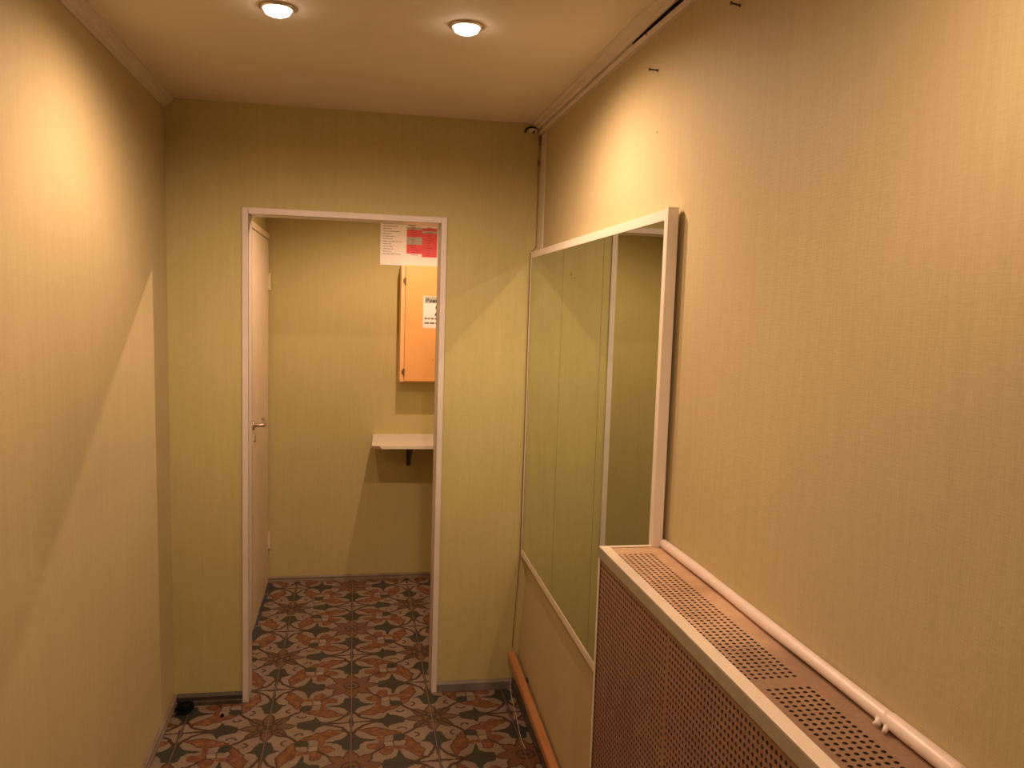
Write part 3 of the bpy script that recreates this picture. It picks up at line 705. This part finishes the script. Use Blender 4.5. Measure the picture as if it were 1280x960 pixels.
# ------------------------------------------------------------------ far room: orange cabinet with a warning notice
cab = thing('wall_cabinet', 'orange metal cabinet on the far wall with a small warning notice', 'cabinet', (1.2, D, 1.55))
fy = D - 0.165; kx0, kx1, kz0, kz1 = 0.9875, 1.400, 1.225, 1.8945
m = MB(); m.box(kx0, fy + 0.016, kz0, kx1, D, kz1); m.build('body', M_ORANGE2, cab, 0.002)
m = MB(); m.box(kx0, fy, kz0, kx0 + 0.022, fy + 0.016, kz1); m.box(kx1 - 0.022, fy, kz0, kx1, fy + 0.016, kz1); m.box(kx0 + 0.022, fy + 0.004, kz1 - 0.012, kx1 - 0.022, fy + 0.016, kz1); m.box(kx0 + 0.022, fy + 0.004, kz0, kx1 - 0.022, fy + 0.016, kz0 + 0.012)
m.build('front_frame', M_ORANGE2, cab, 0.001)
m = MB(); m.box(kx0 + 0.0245, fy - 0.004, kz0 + 0.004, kx1 - 0.024, fy + 0.012, kz1 - 0.004); cdoor = m.build('cabinet_door', M_ORANGE, cab, 0.0015)
for zz in (1.804, 1.281):
    m = MB(); m.tube([(kx0 + 0.0225, fy - 0.006, zz - 0.020), (kx0 + 0.0225, fy - 0.006, zz + 0.020)], 0.0045, 8); m.box(kx0 + 0.010, fy - 0.0025, zz - 0.012, kx0 + 0.022, fy, zz + 0.012); m.build('hinge', M_CABLE, cdoor)
m = MB(); m.lathe([(0.007, 0), (0.007, -0.006), (0.004, -0.008)], (kx1 - 0.05, fy - 0.004, 1.56), 'y', 14); m.build('lock', M_METAL, cdoor)
m = MB(); m.lathe([(0.0028, 0), (0.0028, -0.0012)], (1.176, fy - 0.0040, 1.354), 'y', 9); m.build('screw', M_CABLE, cdoor)
# notice (lies on the door: a sheet of its own)
nx0, nx1, nz0, nz1 = 1.1145, 1.265, 1.538, 1.721
ny = fy - 0.0045
note = thing('warning_notice', 'small white notice with a grey heading stuck on the orange cabinet door', 'notice', (1.2, ny, 1.63))
m = MB(); m.box(nx0, ny - 0.0008, nz0, nx1, ny + 0.0004, nz1); m.build('sheet', M_PAPER, note)
m = MB(); m.box(nx0 + 0.006, ny - 0.0011, nz1 - 0.040, nx1 - 0.006, ny - 0.0007, nz1 - 0.003); m.build('heading_band', M_GREY, note)
def text(body, x, z, size, mat, parent, name, y):
    c = bpy.data.curves.new(name, 'FONT'); c.body = body; c.size = size; c.extrude = 0.0002; c.offset = size * 0.035
    o = bpy.data.objects.new(name, c); COL.objects.link(o); o.rotation_euler = (math.pi / 2, 0, 0); o.location = (x, y, z)
    bpy.context.view_layer.update()
    me = bpy.data.meshes.new_from_object(o.evaluated_get(bpy.context.evaluated_depsgraph_get())); mw = o.matrix_world.copy(); me.transform(mw); bpy.data.objects.remove(o)
    me.materials.clear(); me.materials.append(mat)
    q_ = bpy.data.objects.new(name, me); COL.objects.link(q_); q_.parent = parent; q_.matrix_parent_inverse = Matrix.Translation(-Vector(parent.location)); return q_
hx_ = nx0 + 0.016
for ch in 'Внимание':
    ho = text(ch, hx_, nz1 - 0.034, 0.027, M_BLACK, note, 'heading_letter', ny - 0.0013); hx_ += max(v_.co.x for v_ in ho.data.vertices) - hx_ + 0.0022
m = MB(); m.lathe([(0.015, 0), (0.015, -0.0004)], (1.2, ny - 0.0008, nz1 - 0.064), 'y', 18)
m.build('pictogram', M_BLACK, note); m = MB()
m.prism([(-0.020, 0), (0.020, 0), (0.012, 0.020), (-0.012, 0.020)], ny - 0.0012, ny - 0.0007, lambda u_, v_, t_: (1.200 + u_, t_, nz0 + 0.072 + v_)); m.build('pictogram', M_BLACK, note)
m = MB(); rnd = random.Random(4)
for zz in (nz0 + 0.050, nz0 + 0.024):
    xx = nx0 + 0.008
    while xx < nx1 - 0.02:
        wl = rnd.uniform(0.010, 0.032); m.box(xx, ny - 0.0011, zz, xx + wl, ny - 0.0007, zz + 0.010); xx += wl + 0.0045
m.build('text_lines', M_INK, note)

# ------------------------------------------------------------------ far room: shelf
sh = thing('wall_shelf', 'white laminate shelf board on a black bracket below the orange cabinet', 'shelf', (1.2, D, 0.88))
m = MB()
zs0, zs1 = 0.873, 0.893
outl = [(0.845, D), (0.828, 1.105), (0.831, 1.092), (1.55, 1.072), (1.55, D)]
m.add([(x, y, zs0) for x, y in outl] + [(x, y, zs1) for x, y in outl], [tuple(range(5))[::-1], tuple(range(5, 10))] + [(k, (k + 1) % 5, 5 + (k + 1) % 5, 5 + k) for k in range(5)])
m.build('shelf_board', M_SHELF, sh, 0.001)
m = MB(); m.hexa([(0.829, 1.0895, zs0 + 0.001), (0.885, 1.0885, zs0 + 0.001), (0.885, 1.0925, zs0 + 0.001), (0.829, 1.0935, zs0 + 0.001),
                  (0.829, 1.0895, zs1 - 0.0025), (0.869, 1.0888, zs1 - 0.0025), (0.869, 1.0925, zs1 - 0.0025), (0.829, 1.0935, zs1 - 0.0025)])
m.build('bare_edge', M_CHIP, sh)
m = MB(); bx0, bx1 = 1.047, 1.067
m.box(bx0, 1.20, zs0 - 0.004, bx1, D, zs0)
m.box(bx0 - 0.002, D - 0.004, 0.70, bx1 + 0.002, D, zs0)
m.hexa([(bx0 + 0.004, D - 0.030, 0.705), (bx1 - 0.004, D - 0.030, 0.705), (bx1 - 0.004, D - 0.004, 0.700), (bx0 + 0.004, D - 0.004, 0.700), (bx0, 1.22, zs0 - 0.004), (bx1, 1.22, zs0 - 0.004), (bx1, 1.26, zs0 - 0.004), (bx0, 1.26, zs0 - 0.004)])
m.build('bracket', M_BLKMET, sh)
b2 = MB(); b2.box(1.45, 1.20, zs0 - 0.004, 1.47, D, zs0); b2.box(1.448, D - 0.004, 0.70, 1.472, D, zs0)
b2.hexa([(1.454, D - 0.030, 0.705), (1.466, D - 0.030, 0.705), (1.466, D - 0.004, 0.700), (1.454, D - 0.004, 0.700), (1.45, 1.22, zs0 - 0.004), (1.47, 1.22, zs0 - 0.004), (1.47, 1.26, zs0 - 0.004), (1.45, 1.26, zs0 - 0.004)])
b2.build('bracket', M_BLKMET, sh)
